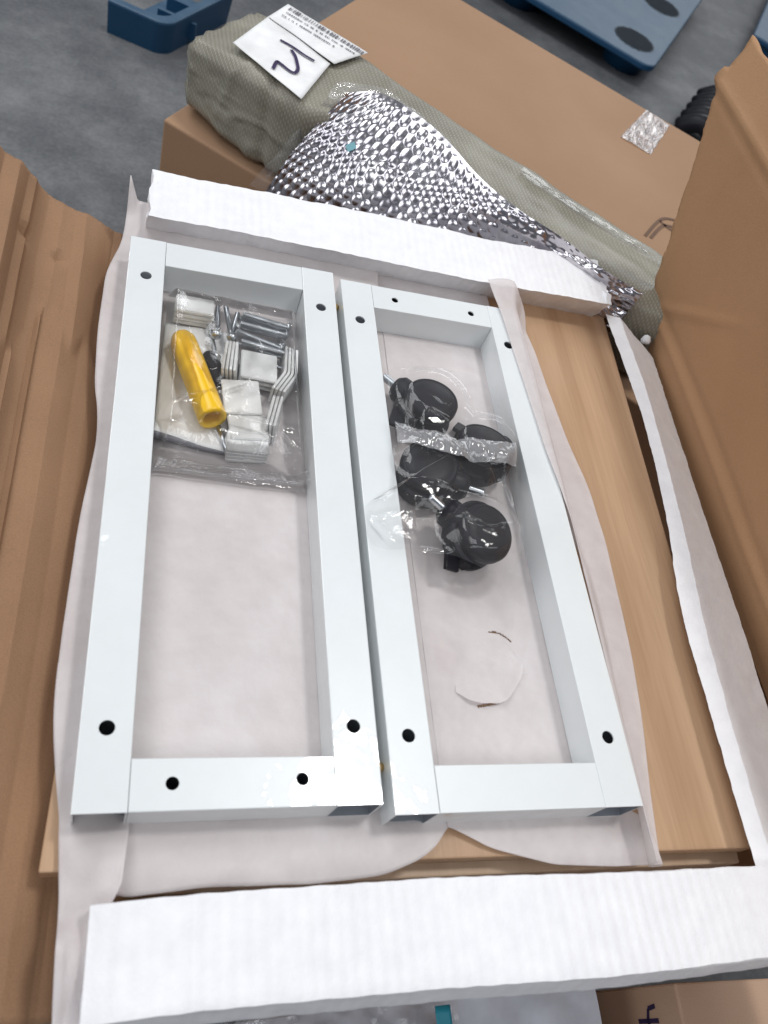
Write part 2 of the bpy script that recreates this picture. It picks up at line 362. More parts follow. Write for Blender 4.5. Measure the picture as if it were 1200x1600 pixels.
# ------------------------------------------------------------------ woven sack parcel on the box
t = thing('sack_parcel', 'long parcel wrapped in olive woven sacking with a white paper label', 'parcel', (0, 0, 0))
dv, nv = Vector((0.80, -0.60, 0)), Vector((0.60, 0.80, 0))
def sack_ring(s, ph):            # s along axis (m), ph 0..1 round the section, starting bottom front
    n0, n1, z0, z1 = 0.768 + .044 * sstep(-.35, -.28, s) + .008 * sstep(.02, .12, s), 0.960, BZ + 0.005, -0.003 + .0035 * sstep(-.28, -.36, s)
    a = sstep(-0.54, -0.44, s); b = 1 - sstep(0.10, 0.22, s) * .25
    k = (0.80 + 0.20 * a) * b
    cn, cz = (n0 + n1) / 2, (z0 + z1) / 2
    an = 2 * math.pi * ph; c, q_ = math.cos(an), math.sin(an); e = 8.0
    r = (abs(c) ** e + abs(q_) ** e) ** (-1 / e)
    wn = (n1 - n0) / 2 * k; hz = (z1 - z0) / 2 * (0.80 + .20 * a)
    n_, z_ = cn + wn * r * c, cz + hz * r * q_ - (1 - a) * 0.008
    p = dv * s + nv * n_
    d = (0.0025 + .0045 * sstep(-.28, -.1, s)) * nz(s * 7, ph * 5, 1) + (.0012 + .0012 * sstep(-.28, -.1, s)) * nz(s * 24, ph * 22, 2)
    d += .0035 * (max(0, .16 - abs(nz(s * 14 + ph * 3, ph * 9 - s * 4, 5))) / .16) * sstep(-.2, -.4, s)
    d -= .003 * (max(0, .10 - abs(nz(s * 9, ph * 26, 15))) / .10) * sstep(-.36, -.46, s)
    d += -0.005 * math.exp(-((s + .415 - .04 * ph) / .008) ** 2) * (1 if ph > .2 else .3)
    # soft length-wise folds on top
    d += 0.006 * math.exp(-((ph - .20 - .03 * math.sin(s * 4)) / .018) ** 2) * sstep(-.12, .1, s)
    p += nv * (c * d); z_ += q_ * d
    return Vector((p.x, p.y, max(z_, BZ + .003)))
SS = [-0.530 + 0.710 * i / 150 for i in range(151)]; NP = 88
v = [sack_ring(s, k / NP) for s in SS for k in range(NP)]; f = []
for i in range(150):
    for k in range(NP): f.append((i * NP + k, i * NP + (k + 1) % NP, (i + 1) * NP + (k + 1) % NP, (i + 1) * NP + k))
def sack_end(base, s, out):
    prev = base
    for j, (sc, off) in enumerate(((.8, .012), (.5, .02), (.2, .024))):
        st = len(v); ring = [v[base + k] for k in range(NP)]; c = sum(ring, Vector()) / NP
        for k, p in enumerate(ring):
            w_ = c + (p - c) * sc + dv * out * (off + .008 * nz(k * .35, j, 9)); w_.z = max(w_.z, BZ + .003); v.append(w_)
        for k in range(NP):
            a, b, c_, d_ = prev + k, prev + (k + 1) % NP, st + (k + 1) % NP, st + k
            f.append((d_, c_, b, a) if out < 0 else (a, b, c_, d_))
        prev = st
    f.append(tuple(range(prev, prev + NP)))
sack_end(0, SS[0], -1); sack_end(150 * NP, SS[-1], 1)
sack = from_py('sack_body', v, f, M['sack'], t)
def sack_top(x, y):
    p = Vector((x, y, 0)); s, n_ = p.dot(dv), p.dot(nv)
    best = min((abs(sack_ring(s, k / 200).dot(nv) - n_), sack_ring(s, k / 200).z) for k in range(20, 81))
    return best[1]
LABQ = [(0.096, 0.917), (0.179, 0.829), (0.222, 0.929), (0.143, 1.008)]
def labfn(Q, off):
    def fn(u, w_):
        a = Vector(Q[0]).lerp(Vector(Q[1]), u); b = Vector(Q[3]).lerp(Vector(Q[2]), u); p = a.lerp(b, w_)
        return (p.x, p.y, .0018 + off + .0007 * nz(p.x * 30, p.y * 30) - .006 * sstep(.955, .985, p.x * .6 + p.y * .8) )
    return fn
solid(grid('paper_label', 18, 18, labfn(LABQ, .0035), M['paper'], t), .0004)
L2 = [(0.142, 1.003), (0.227, 0.928), (0.278, 0.980), (0.170, 1.050)]
lab2 = grid('printed_label', 18, 12, labfn(L2, .0052), M['paper'], t); solid(lab2, .0004)
one = [(0.156, 0.951), (0.171, 0.943), (0.187, 0.93), (0.2, 0.922)]
two = [(0.17, 0.934), (0.1745, 0.922), (0.1765, 0.906), (0.177, 0.892), (0.173, 0.882), (0.166, 0.883), (0.154, 0.895), (0.15, 0.896), (0.145, 0.878)]
zt_ = lambda x, y: .0018 + .0035 + .0016
ribbon('pen_digit', one, .0042, zt_, M['ink'], t); ribbon('pen_digit', two, .0046, zt_, M['ink'], t)
# printed bar code and two lines of small type on the label strip
e1 = (Vector(L2[2]) - Vector(L2[3])); e2 = (Vector(L2[0]) - Vector(L2[3]))
bm = bmesh.new(); x = 0.06
zt2 = lambda x, y: .0018 + .0052 + .0014 - .006 * sstep(.955, .985, x * .6 + y * .8)
def printbar(u0, u1, w0, w1):
    ps = []
    for u, w_ in ((u0, w0), (u1, w0), (u1, w1), (u0, w1)):
        p = Vector(L2[3]) + e1 * u + e2 * w_; ps.append(bm.verts.new((p.x, p.y, zt2(p.x, p.y))))
    bm.faces.new(ps)
while x < .97:
    w_ = random.choice((.006, .01, .016, .022)); printbar(x, x + w_, .10 + .02 * random.random(), .27); x += w_ + random.choice((.006, .01, .02))
for row, (w0, w1) in enumerate(((.40, .46), (.62, .68))):
    x = .08
    while x < (.9 if row == 0 else .72):
        w_ = random.uniform(.006, .02); printbar(x, x + w_, w0, w1); x += w_ + random.choice((.006, .008, .03))
from_bm('label_print', bm, M['print'], t)
# shiny clear tape across the sack near its right end
grid('clear_tape', 10, 40, lambda u, w_: (lambda p: (p.x, p.y, sack_top(p.x, p.y) + .004 + .0015 * nz(u * 9, w_ * 30)))(dv * (-.10 + .20 * w_) + nv * (0.915 + .018 * u + .006 * nz(w_ * 6, u * 3))), M['film'], t)

# ------------------------------------------------------------------ foil bubble parcel leaning on the sack
t = thing('foil_parcel', 'silver foil bubble wrap parcel leaning on the sack parcel', 'parcel', (0, 0, 0))
U = [(0, (0.228, 0.838, 0.006)), (.07, (0.258, 0.852, .012)), (.16, (0.288, 0.853, .013)), (.25, (0.320, 0.831, .012)), (.36, (0.357, 0.791, .012)), (.5, (0.391, 0.727, .010)), (.62, (0.432, 0.679, .010)), (.78, (0.497, 0.645, .006)), (.88, (0.536, 0.608, .002)), (1.05, (0.612, 0.572, -.002))]
Lw = [(0, (0.150, 0.800, -.112)), (.1, (0.185, 0.772, -.113)), (.25, (0.24, 0.735, -.113)), (.4, (0.306, 0.700, -.113)), (.6, (0.42, 0.665, -.11)), (.8, (0.53, 0.652, -.10)), (.9, (0.555, .602, -.092)), (1.05, (0.590, 0.566, -.075))]
def tab3(T, x): return Vector([pws([(a, b[i]) for a, b in T], x, .05) for i in range(3)])
def foil_base(u, w_):
    a, b = tab3(U, u), tab3(Lw, u); p = a.lerp(b, w_)
    nrm = Vector((-.5, -.62, .6))
    p.z += .012 * (1 - w_) ; p += nrm * (0.019 * math.sin(w_ * math.pi) * (0.55 + .45 * math.sin(u * 3.0 + .4)))
    p += nrm * (0.006 * nz(u * 5, w_ * 3, 1) + .0045 * nz(u * 16, w_ * 8, 4) * sstep(.45, .9, u) + .0016 * nz(u * 50, w_ * 22, 6) * (.05 + 1.2 * sstep(.62, .88, u)))
    return p, nrm
SPX, SPY = 0.0145, 0.0126
def bub(s, r):
    row = round(r / SPY); best = 9
    for rr in (row - 1, row, row + 1):
        off = .5 * SPX if rr % 2 else 0
        cx = round((s - off) / SPX) * SPX + off; best = min(best, math.hypot(s - cx, r - rr * SPY))
    q_ = best / 0.0065
    return 0.0017 * (1 - q_ ** 2.2) if q_ < 1 else 0.0
def foil_fn(u, w_):
    p, nrm = foil_base(u, w_)
    s, r = u * 0.50, w_ * (0.16 - .05 * u)
    k = 1 - .75 * sstep(.80, .97, u); k *= .75 + .5 * nz(u * 9, w_ * 6, 8)
    k *= sstep(0.0, .05, w_)
    p = p + nrm * bub(s + .003 * nz(u * 8, w_ * 4), r + .002 * nz(u * 6, w_ * 5, 3)) * max(0, min(1, k))
    return p
grid('foil_wrap', 420, 150, foil_fn, M['foil'], t)
# clear film margin along the left and top edge of the foil
def film_edge(u, w_):
    if u < .6:
        k = u / .6; p = tab3(Lw, 0).lerp(tab3(U, 0), k); q_ = Vector((-.022, -.002, .004))
    else:
        k = (u - .6) / .4; p = tab3(U, k * .3); q_ = Vector((-.012 + .012 * k, .022, .004))
    return p + q_ * w_ + Vector((0, 0, .004 + .004 * nz(u * 9, w_ * 3)))
grid('film_margin', 60, 8, film_edge, M['hem'], t)
bm = bmesh.new(); bm_box(bm, (0, 0, 0), (.013, .008, .0012)); c = foil_base(.17, .42)
o = from_bm('teal_scrap', bm, mat_plain('teal_scrap', (.25, .55, .62), .4), t); o.location = c[0] + c[1] * .0045; o.rotation_euler = (R_(48), R_(-18), R_(30))

# ------------------------------------------------------------------ open carton
t = carton = thing('open_carton', 'large open brown carton with its side flaps standing round the white frames', 'carton', (0.3, 0.26, FZ))
CT = -carton.location
def cpart(o): o.parent = carton; o.location = CT + o.location; return o
bm = bmesh.new()
for c, s in (((0.305, 0.255, -.1015), (0.60, 0.66, .005)), ((.004, .255, -.352), (.006, .66, .494)), ((.606, .255, -.352), (.006, .66, .494)), ((.305, -.072, -.352), (.596, .006, .494)), ((.305, .582, -.352), (.596, .006, .494))):
    bm_box(bm, c, s)
cpart(from_bm('carton_body', bm, M['kraft'], None))
prof = [(0, (.012, -.096)), (.026, (-.003, -.072)), (.040, (-.014, -.060)), (.075, (-.044, -.046)), (.102, (-.068, -.036)), (.122, (-.084, -.024)), (.158, (-.103, .006)), (.185, (-.124, .026)), (.30, (-.20, .11)), (.42, (-.28, .20))]
_rk = random.Random(5)
def facets(n, seed, amp):
    r = random.Random(seed); a, out = -.03, []
    while a < .36:
        out.append((a, r.uniform(-amp, amp))); a += r.choice((.003, .004, .006, .010, .014, .020))
    return out
KA, KB = facets(0, 3, .0050), facets(0, 11, .0054)
def flap_fn(u, w_):
    a = .30 * u; y0, y1 = -.105, pw([(0, .612), (.03, .606), (.10, .602), (.125, .604), (.16, .596), (.30, .57)], a) + .002 * nz(a * 90, 1) + .0012 * nz(a * 300, 2)
    y = y0 + (y1 - y0) * w_
    x, z = pws([(s, p[0]) for s, p in prof], a, .006), pws([(s, p[1]) for s, p in prof], a, .006)
    aa = a + .004 * nz(y * 3.2, a * 7) - .010 * (.6 - y)
    k = sstep(-.012, .012, y - .45 - .12 * nz(a * 30, 4) - .25 * (a - .12))
    d = (pw(KA, aa) * (1 - k) + pw(KB, a + .004 * nz(y * 5, 9)) * k) * sstep(.0, .05, a) * 1.25 * (1 - .55 * sstep(.53, .605, y))
    d -= .008 * math.exp(-(((a - .137) / .008) ** 2 + ((y - .525) / .007) ** 2)); d -= .006 * math.exp(-(((a - .098) / .007) ** 2 + ((y - .525) / .006) ** 2))
    d += .004 * nz(a * 10, y * 4) + .0006 * nz(a * 60, y * 20)
    return (x + d * .5, y, z + d * .86)
o = grid('left_flap', 280, 130, flap_fn, M['kraft_in']); o.data.set_sharp_from_angle(angle=R_(14)); solid(o, .005, -1.0); cpart(o)
def wall_fn(u, w_):               # u along y (far -> near), w_ up
    zt = .218; H_ = .338
    y0 = .592 + .105 * w_; y = y0 - .95 * u
    z = -.075 + H_ * w_; x = .638 - (z + .075) * .20
    if z > zt: x += (z - zt) * .50
    d = .0016 * math.exp(-((z - zt) / .004) ** 2) - .0014 * math.exp(-((z - zt + .012) / .003) ** 2)
    d += .0018 * nz(y * 6, z * 5) + .002 * math.exp(-(((z - .02) - (.55 - y) * .75) / .006) ** 2) * sstep(.4, .5, y)
    d += .0016 * math.exp(-((z + .018 + .006 * nz(y * 4, 3)) / .006) ** 2) - .0013 * math.exp(-((z + .004 + .01 * nz(y * 3, 5)) / .007) ** 2)
    z += .003 * nz(y * 40, 2) * (w_ > .99)
    y += (.005 * nz(z * 60, 1) + .002 * nz(z * 200, 2)) * (u < .004)
    if u < .004 and .212 < z < .232: y += .008
    return (x - d, y, z)
o = grid('right_wall', 150, 90, wall_fn, M['kraft'], up=False); solid(o, .005, -1.0); cpart(o)
# ------------------------------------------------------------------ wooden boards
def board(name, label, corners, z0, z1, mat):
    bm = bmesh.new(); a = [bm.verts.new((x, y, z0)) for x, y in corners]; b = [bm.verts.new((x, y, z1)) for x, y in corners]
    bm.faces.new(b); bm.faces.new(a[::-1])
    for i in range(4): bm.faces.new((a[i], a[(i + 1) % 4], b[(i + 1) % 4], b[i]))
    o = from_bm(name, bm, mat); bevel(o, .0012, 2); return tag(o, label, 'board')
board('wooden_board', 'light oak veneered board lying under the white foam sheets, uppermost', [(-.016, -.026), (.532, -.036), (.566, .628), (.012, .628)], -.0545, -.0365, M['wood'])
board('wooden_board', 'lower pale board peeking out at the left under the upper oak board', [(.001, -.036), (.530, -.044), (.556, .56), (.02, .56)], -.082, -.0570, M['edge'])

# ------------------------------------------------------------------ foam strips
def bar(name, label, fn, nu, nv_, end):
    """closed bar: fn(u along, ph round 0..1)"""
    v = [Vector(fn(i / nu, k / nv_)) for i in range(nu + 1) for k in range(nv_)]; f = []
    for i in range(nu):
        for k in range(nv_): f.append((i * nv_ + k, (i + 1) * nv_ + k, (i + 1) * nv_ + (k + 1) % nv_, i * nv_ + (k + 1) % nv_))
    for base, sg in ((0, -1), (nu * nv_, 1)):
        prev = base; ring = [v[base + k] for k in range(nv_)]; c = sum(ring, Vector()) / nv_
        for sc in (.75, .4):
            st = len(v)
            for k, p in enumerate(ring): v.append(c + (p - c) * sc + Vector(end) * sg * .0025 * nz(k * .7, sc * 5, base))
            for k in range(nv_):
                q_ = (prev + k, prev + (k + 1) % nv_, st + (k + 1) % nv_, st + k); f.append(q_ if sg < 0 else q_[::-1])
            prev = st
        f.append(tuple(range(prev, prev + nv_)))
    o = from_py(name, v, f, M['foam'] if nv_ == 60 else M['foam_rib']); o.data.set_sharp_from_angle(angle=R_(32)); return tag(o, label, 'foam strip')
def rect_ring(ph, corners):       # round a polygon section with sharp corners
    n = len(corners); s = ph * n; i = int(s) % n; k = s - int(s)
    a, b = Vector(corners[i]), Vector(corners[(i + 1) % n]); return a.lerp(b, k)
def far_fn(u, ph):
    x = .014 + .534 * u
    c = [(.587, -.045), (.640 + .006 * u + .003 * math.sin(u * 9), -.045), (.638 + .006 * u, .0), (.564 + .002 * math.sin(u * 7), .0)]
    p = rect_ring(ph, c); y, z = p
    rib = math.sin(x * 2 * math.pi / .011 + 1.5 * nz(x * 12, 3)) * (.25 + .75 * max(0, nz(x * 7, 4) + .3))
    top = max(0, 1 - abs(z) / .004)
    z += top * (.00015 * rib + .0012 * nz(x * 9, y * 9)); y += .0015 * nz(x * 14, z * 20) + .0012 * nz(x * 90, z * 60)
    if y > .62: y += .003 * nz(x * 25, 8)
    if u > .985: z += .010 * max(0, nz(y * 60, 2) + .1) * top; x += .004 * nz(y * 90, z * 90)
    if u < .01: x += .0035 * nz(y * 60, z * 60)
    return (x, y, z)
bar('foam_strip', 'white foam strip across the far ends of both frames', far_fn, 330, 56, (1, 0, 0))
def near_fn(u, ph):
    x = .016 + .60 * u
    lift = .004 * nz(u * 4, 1)
    c = [(-.052, -.05), (-.050 + .003 * math.sin(u * 6), .001), (-.110 - .004 * u + .002 * math.sin(u * 8), .001), (-.1165 - .004 * u + .002 * math.sin(u * 8), -.022), (-.108, -.055)]
    p = rect_ring(ph, c); y, z = p
    rib = math.sin((x + .012 * y) * 2 * math.pi / .0095 + 2.5 * nz(x * 9, 3)) * (.2 + .8 * max(0, nz(x * 6, 9) + .35))
    top = max(0, 1 - abs(z - .001) / .004)
    z += top * (.00015 * rib + .0010 * nz(x * 7, y * 10) + lift); y += .0006 * nz(x * 80, z * 60) + .0016 * nz(x * 8, 5)
    if top and abs(x - .075) < .002: z -= .0004
    if u < .03: z -= .004 * (1 - u / .03)
    return (x, y, z)
bar('foam_strip', 'wide white foam strip along the near end of the frames', near_fn, 400, 64, (1, 0, 0))
def right_fn(u, ph):
    y = .566 - .72 * u
    x0 = pws([(-.16, .508), (-.06, .508), (-.015, .509), (.042, .511), (.10, .513), (.153, .515), (.20, .521), (.25, .533), (.325, .5435), (.408, .551), (.483, .550), (.57, .548)], y, .02)
    x1 = pws([(-.16, .521), (-.03, .523), (.03, .526), (.09, .530), (.147, .534), (.20, .541), (.234, .547), (.328, .557), (.445, .566), (.57, .565)], y, .02)
    x2 = pws([(-.16, .60), (.08, .607), (.17, .613), (.266, .616), (.443, .623), (.57, .628)], y, .02)
    c = [(x0 + .032, -.046 + .0115 * sstep(.30, .24, y)), (x0, -.016), (x1, -.0125), (x2, -.046), (x2 - .004, -.070)]
    p = rect_ring(ph, c); x, z = p
    x += .0007 * nz(y * 70, z * 50, 1) + .0005 * nz(y * 220, z * 90, 2); z += .0005 * nz(y * 50, x * 60, 4)
    if u < .02: y -= (x - x0) * .35 + .004 * nz(x * 90, z * 90)
    else: y -= (x - x0) * .35 * max(0, 1 - u * 3)
    return (x, y, z)
bar('foam_strip', 'narrow white foam strip between the oak board and the right carton wall', right_fn, 300, 60, (0, -1, 0))
for (x, y, z, s, lab) in ((.632, .572, -.022, .008, 'upper of two white foam crumbs by the far foot of the carton wall'), (.617, .556, -.036, .006, 'lower of two white foam crumbs by the far foot of the carton wall')):
    bm = bmesh.new(); bmesh.ops.create_icosphere(bm, subdivisions=2, radius=s)
    for q_ in bm.verts: q_.co *= 1 + .35 * nz(q_.co.x * 150, q_.co.y * 150, q_.co.z * 150); q_.co.x *= .55
    o = from_bm('foam_crumb', bm, M['foam']); o.location = (x, y, z); o.rotation_euler = (.3, .4, 1); tag(o, lab, 'foam crumb', 'foam crumbs by the far foot of the carton wall')

# ------------------------------------------------------------------ thin foam sheets
SZ = -.0345
xl = [(-.06, .002), (-.018, -.002), (.005, -.007), (.037, -.013), (.062, -.017), (.089, -.019), (.137, -.019), (.224, -.017), (.306, -.011), (.341, -.013), (.369, -.018), (.43, -.021), (.507, -.020), (.56, -.008), (.612, -.006)]
nearA = [(0, -.022), (.12, -.044), (.33, -.041), (.58, -.043), (.79, -.040), (.91, -.030), (.975, -.016), (1, -.004)]
def sheetA(u, w_):
    yn = pws(nearA, u, .03); y = .611 + (yn - .611) * w_
    x0 = pws(xl, y, .012); x1 = .262; x = x0 + (x1 - x0) * u
    z = SZ + .0006 * nz(x * 30, y * 30) + .0007
    e = max(0, 1 - (x - x0) / .022); z += e * (.006 * (nz(y * 9, 1) + .35) + .002 * nz(y * 40, 2))
    if y < 0: z += .010 * math.sin(min(1, -y / .045) * math.pi * .8) * (.55 + .6 * nz(x * 16, y * 12)) + .002 * nz(x * 40, y * 50)
    if y > .54: z += .012 * sstep(.54, .60, y) + .028 * max(0, 1 - (x - x0) / .008) * sstep(.585, .611, y)
    return (x, y, z)
shA = grid('foam_sheet', 110, 220, sheetA, M['sheet']); tag(shA, 'thin white foam sheet under the left frame with a rumpled near edge', 'foam sheet'); solid(shA, .0008, 1)
def cornerA(u, w_):
    y = .11 - .229 * w_; k = max(0, (.006 - y) / .125)
    xa = pws(xl, y, .012) - .0004 if y > .006 else pw([(0, -.0075), (.4, -.002), (1, .002)], k)
    x = xa + u * pw([(0, .044), (.35, .036), (.6, .018), (1, .017)], k)
    z = SZ + .0012 + .004 * (1 - u) * sstep(.10, .02, y) + .018 * math.sin(min(k * 1.7, 1) * math.pi) * u + .019 * sstep(.45, .62, k) - .015 * sstep(.62, 1, k) + .003 * nz(u * 3, k * 6) * min(1, k * 3)
    return (x, y, z)
solid(grid('hanging_corner', 30, 100, cornerA, M['sheet'], shA), .0008, 1)
nearB = [(0, -.010), (.18, -.026), (.47, -.040), (.75, -.044), (1, -.045)]
def holed(x, y):                 # two tears that show the board
    q_ = Vector((x, y))
    for pts, w_ in (([(.321, .1462), (.326, .1466), (.331, .1456), (.336, .1428), (.341, .1385)], .0007), ([(.300, .0808), (.306, .0816), (.312, .0826), (.318, .0842)], .0012)):
        for a, b in zip(pts, pts[1:]):
            a, b = Vector(a), Vector(b); k = max(0, min(1, (q_ - a).dot(b - a) / (b - a).length_squared))
            if (q_ - a.lerp(b, k)).length < w_: return True
    return False
def sheetB_xy(u, w_):
    yn = pws(nearB, u, .03); y = .605 + (yn - .605) * w_
    x0 = .262 - .004 * w_; x1 = pw([(-.06, .436), (-.01, .430), (.02, .376), (.09, .378), (.15, .382), (.56, .40)], y)
    return x0 + (x1 - x0) * u, y
def sheetB(u, w_):
    x, y = sheetB_xy(u, w_)
    z = SZ + .0008 * nz(x * 26, y * 26) + .0014
    if y < -.005: z += .008 * math.sin(min(1, -y / .045) * math.pi * .8) * (.4 + .8 * nz(x * 12, y * 9, 4))
    z += .0014 * nz(x * 18, y * 14, 3) * sstep(.2, .1, y)
    return (x, y, z)
shB = grid('foam_sheet', 200, 620, sheetB, M['sheet'], keep=lambda u, w_: not holed(*sheetB_xy(u, w_))); tag(shB, 'thin white foam sheet with small tears under the right frame', 'foam sheet'); solid(shB, .0007, 1)
def torn(u, w_):
    lo = .0815 + .018 * abs(2 * u - .8) ** 2.4 + .0015 * nz(u * 7, 4); hi = .142 - .03 * (1 - u) ** 2 - .02 * max(0, u - .8) / .2
    x = .283 + .064 * u + .004 * (w_ - .5); y = lo + (hi - lo) * w_
    z = SZ + .0036 - .0032 * sstep(.45, 1, w_ + .25 * nz(u * 5, w_ * 5)) - .0026 * sstep(.3, 0, u + .1 * nz(w_ * 6, 2)) * sstep(.15, .5, w_) + .0014 * nz(x * 18, y * 14, 3) * sstep(.2, .1, y) + .0050 * sstep(.5, 0, w_) * (.8 + .5 * nz(u * 4, 3)) * math.sin(math.pi * min(1, u * 1.15 + .02))
    return (x, y, z)
grid('torn_flap', 36, 36, torn, M['sheet'], shB)
xr2 = [(-.046, .433), (-.03, .435), (.019, .443), (.073, .453), (.132, .461), (.191, .465), (.247, .467), (.307, .466), (.372, .456), (.442, .449), (.509, .444), (.549, .436), (.565, .416), (.60, .412)]
xl2 = [(-.05, .4105), (.006, .4105), (.10, .4115), (.19, .4135), (.228, .4125), (.263, .408), (.329, .400), (.402, .396), (.464, .392), (.502, .389), (.533, .386), (.557, .380), (.60, .378)]
def sheetC(u, w_):
    y = .560 - .606 * w_
    a, b = pws(xl2, y, .02), pws(xr2, y, .012); ov = sstep(.19, .26, y)
    x = a + (b - a) * u
    if ov > 0: zt = .0018 if x < .4085 else .0018 - .034 * sstep(.4085, .436 - .004 * ov, x)
    else: zt = -.012
    zlow = -.010 - .0225 * sstep(0, .55, u) if u < .55 else -.0325
    z = ov * zt + (1 - ov) * (zlow + .004 * sstep(.25, .1, u))
    z += .0012 * nz(x * 30, y * 18) + .0016 * nz(x * 60, y * 7, 5) * ov * (x < .41)
    z = max(z, -.0338)
    if ov > .3 and x < .4085: z = max(z, .0012)
    if y > .52: z = z + (.004 + .006 * math.sin(u * math.pi) - z * .6) * sstep(.525, .56, y) 
    return (x, y, z)
shC = grid('foam_sheet', 60, 230, sheetC, M['sheet_thin']); tag(shC, 'thin white foam sheet folded over the right side of the right frame', 'foam sheet'); solid(shC, .0006, 1)

# ------------------------------------------------------------------ white steel frames
FW, FL, FT, FH = 0.20, 0.53, 0.0331, 0.0326
def hollow_tube(name, L, w, h, holes, parent, loc, rotz, open_ends=True, r=.0007, th=.0013):
    """box-section tube along local y from 0 to L, x 0..w, z -h..0, round holes through the top wall. holes: (x, y, radius)"""
    bm = bmesh.new()
    def prof(i):     # inset i
        rr = max(r - i, .0006); out = []
        for cx, cz, a0 in ((w - i - rr, -i - rr, 90), (w - i - rr, -h + i + rr, 0), (i + rr, -h + i + rr, -90), (i + rr, -i - rr, -180)):
            for k in range(4): a = R_(a0 - 30 * k); out.append((cx + rr * math.cos(a), cz + rr * math.sin(a)))
        return out, rr
    rings_end = {}; hole_rings = []
    for i, flip in ((0, False), (th, True)):
        pts, rr = prof(i)
        # starts at top right corner going clockwise; last corner ends at top left; the top strip is pts[-1] -> pts[0]
        A = [bm.verts.new((x, 0, z)) for x, z in pts]; B = [bm.verts.new((x, L, z)) for x, z in pts]
        fs = [bm.faces.new((A[k], A[k + 1], B[k + 1], B[k])) for k in range(len(pts) - 1)]
        rings_end[i] = (A, B)
        if flip:
            for q_ in fs: q_.material_index = 1
        xa, xb, z = pts[-1][0], pts[0][0], -i; half = (xb - xa) / 2
        la, ra = A[-1], A[0]; hr = []
        for hx, hy, rad in sorted(holes, key=lambda q_: q_[1]):
            y0, y1 = hy - half, hy + half
            l0, r0 = bm.verts.new((xa, y0, z)), bm.verts.new((xb, y0, z))
            bm.faces.new((la, ra, r0, l0))
            n = 32; ring, sq = [], []
            cx = (xa + xb) / 2
            for k in range(n):
                a = 2 * math.pi * k / n; c, s = math.cos(a), math.sin(a)
                ring.append(bm.verts.new((hx + rad * c, hy + rad * s, z)))
            def sqv(k):
                a = 2 * math.pi * k / n; c, s = math.cos(a), math.sin(a); q_ = half / max(abs(c), abs(s)); return (cx + c * q_, hy + s * q_, z)
            l1, r1 = bm.verts.new((xa, y1, z)), bm.verts.new((xb, y1, z))
            special = {4: r1, 12: l1, 20: l0, 28: r0}
            sq = [special.get(k) or bm.verts.new(sqv(k)) for k in range(n)]
            for k in range(n): bm.faces.new((ring[k], ring[(k + 1) % n], sq[(k + 1) % n], sq[k]))
            hr.append(ring); la, ra = l1, r1
        bm.faces.new((la, ra, B[0], B[-1])); hole_rings.append(hr)
    for a, b in zip(*hole_rings):
        for k in range(32): bm.faces.new((a[k], a[(k + 1) % 32], b[(k + 1) % 32], b[k]))
    (A0, B0), (A1, B1) = rings_end[0], rings_end[th]; n = len(A0)
    for X, Y in ((A0, A1), (B0, B1)):
        for k in range(n): bm.faces.new((X[k], X[(k + 1) % n], Y[(k + 1) % n], Y[k]))
    o = from_bm(name, bm, M['paint'], parent); o.data.materials.append(M['steel']); o.location = loc; o.rotation_euler.z = rotz
    return o
def frame(label, ox, oy, side_l, side_r, far_h, near_h, oz=0.0):
    t = thing('metal_frame', label, 'metal frame', (ox, oy, -FH + oz), 'white metal leg frames')
    hollow_tube('side_tube', FL, FT, FH, side_l, t, (0, 0, FH), 0)
    hollow_tube('side_tube', FL, FT, FH, side_r, t, (FW - FT, 0, FH), 0)
    cl = FW - 2 * FT - .0006
    # cross tubes run along x: rotate -90 so local y -> +x, local x -> -y
    hollow_tube('cross_tube', cl, FT, FH - .0001, far_h, t, (FT + .0003, FL, FH - .00012), R_(-90))
    hollow_tube('cross_tube', cl, FT, FH - .0001, near_h, t, (FT + .0003, FT, FH - .00012), R_(-90))
    return t
def near_holes(pts, oy): return [(FT - (y - oy), x - FT, r) for x, y, r in pts]
HR = .0051
fl = frame('left white metal frame, holding the yellow screwdriver handle and bag of fittings', 0, 0, [(.0168, .479, HR), (.0168, .053, HR)], [(.0172, .476, HR), (.0160, .054, HR)], [], near_holes([(.059, .017, .0043), (.144, .018, .0043)], 0))
RX, RY = FW + .0076, -.0074
fr = frame('right white metal frame, holding the bag of black castors', RX, RY, [(.0165, .475, HR), (.0163, .0545, HR)], [(.0150, .474, HR), (.0167, .0525, HR)], [(FT - (.513 - (FL - FT)), x - FT, .0036) for x in (.0575, .1445)], [])
for y in (.497, .029):
    bm = bmesh.new(); lathe(bm, [(0, .0), (.0034, .0), (.0040, .0012), (.0040, .0045), (.0024, .0048), (.0024, .0062), (0, .0064)], 16)
    o = from_bm('brass_insert', bm, M['brass'], fr, True); o.location = (-.0060, y - RY, .0165); o.rotation_euler = (0, R_(90), 0)

# ------------------------------------------------------------------ hardware in the left frame
B0 = -.0325
# folded leaflet under everything
def leaf(u, w_):
    x = .038 + .062 * u - .004 * w_; y = .452 - .138 * w_ - .010 * u * w_
    z = B0 + .0025 + .002 * nz(u * 3, w_ * 3) + .0105 * sstep(.84, 1, w_) * (1 - .75 * u)
    return (x, y, z)
lf = grid('paper_leaflet', 24, 40, leaf, M['paper']); tag(lf, 'folded white paper leaflet under the yellow screwdriver handle', 'leaflet'); solid(lf, .0006)
def leaf_fold(u, w_):
    x, y, z = leaf(u, 1.0); a = w_ * math.pi * .95; r = .0040 * (1 - .72 * u) + .0006
    return (x + .001 * w_, y - r * math.sin(a) * .9, z - r + r * math.cos(a))
solid(grid('folded_edge', 24, 12, leaf_fold, mat_plain('leaflet_shade', (.20, .20, .22), .5), lf), .0006)  # shade under the white paper's fold is put into this dark grey
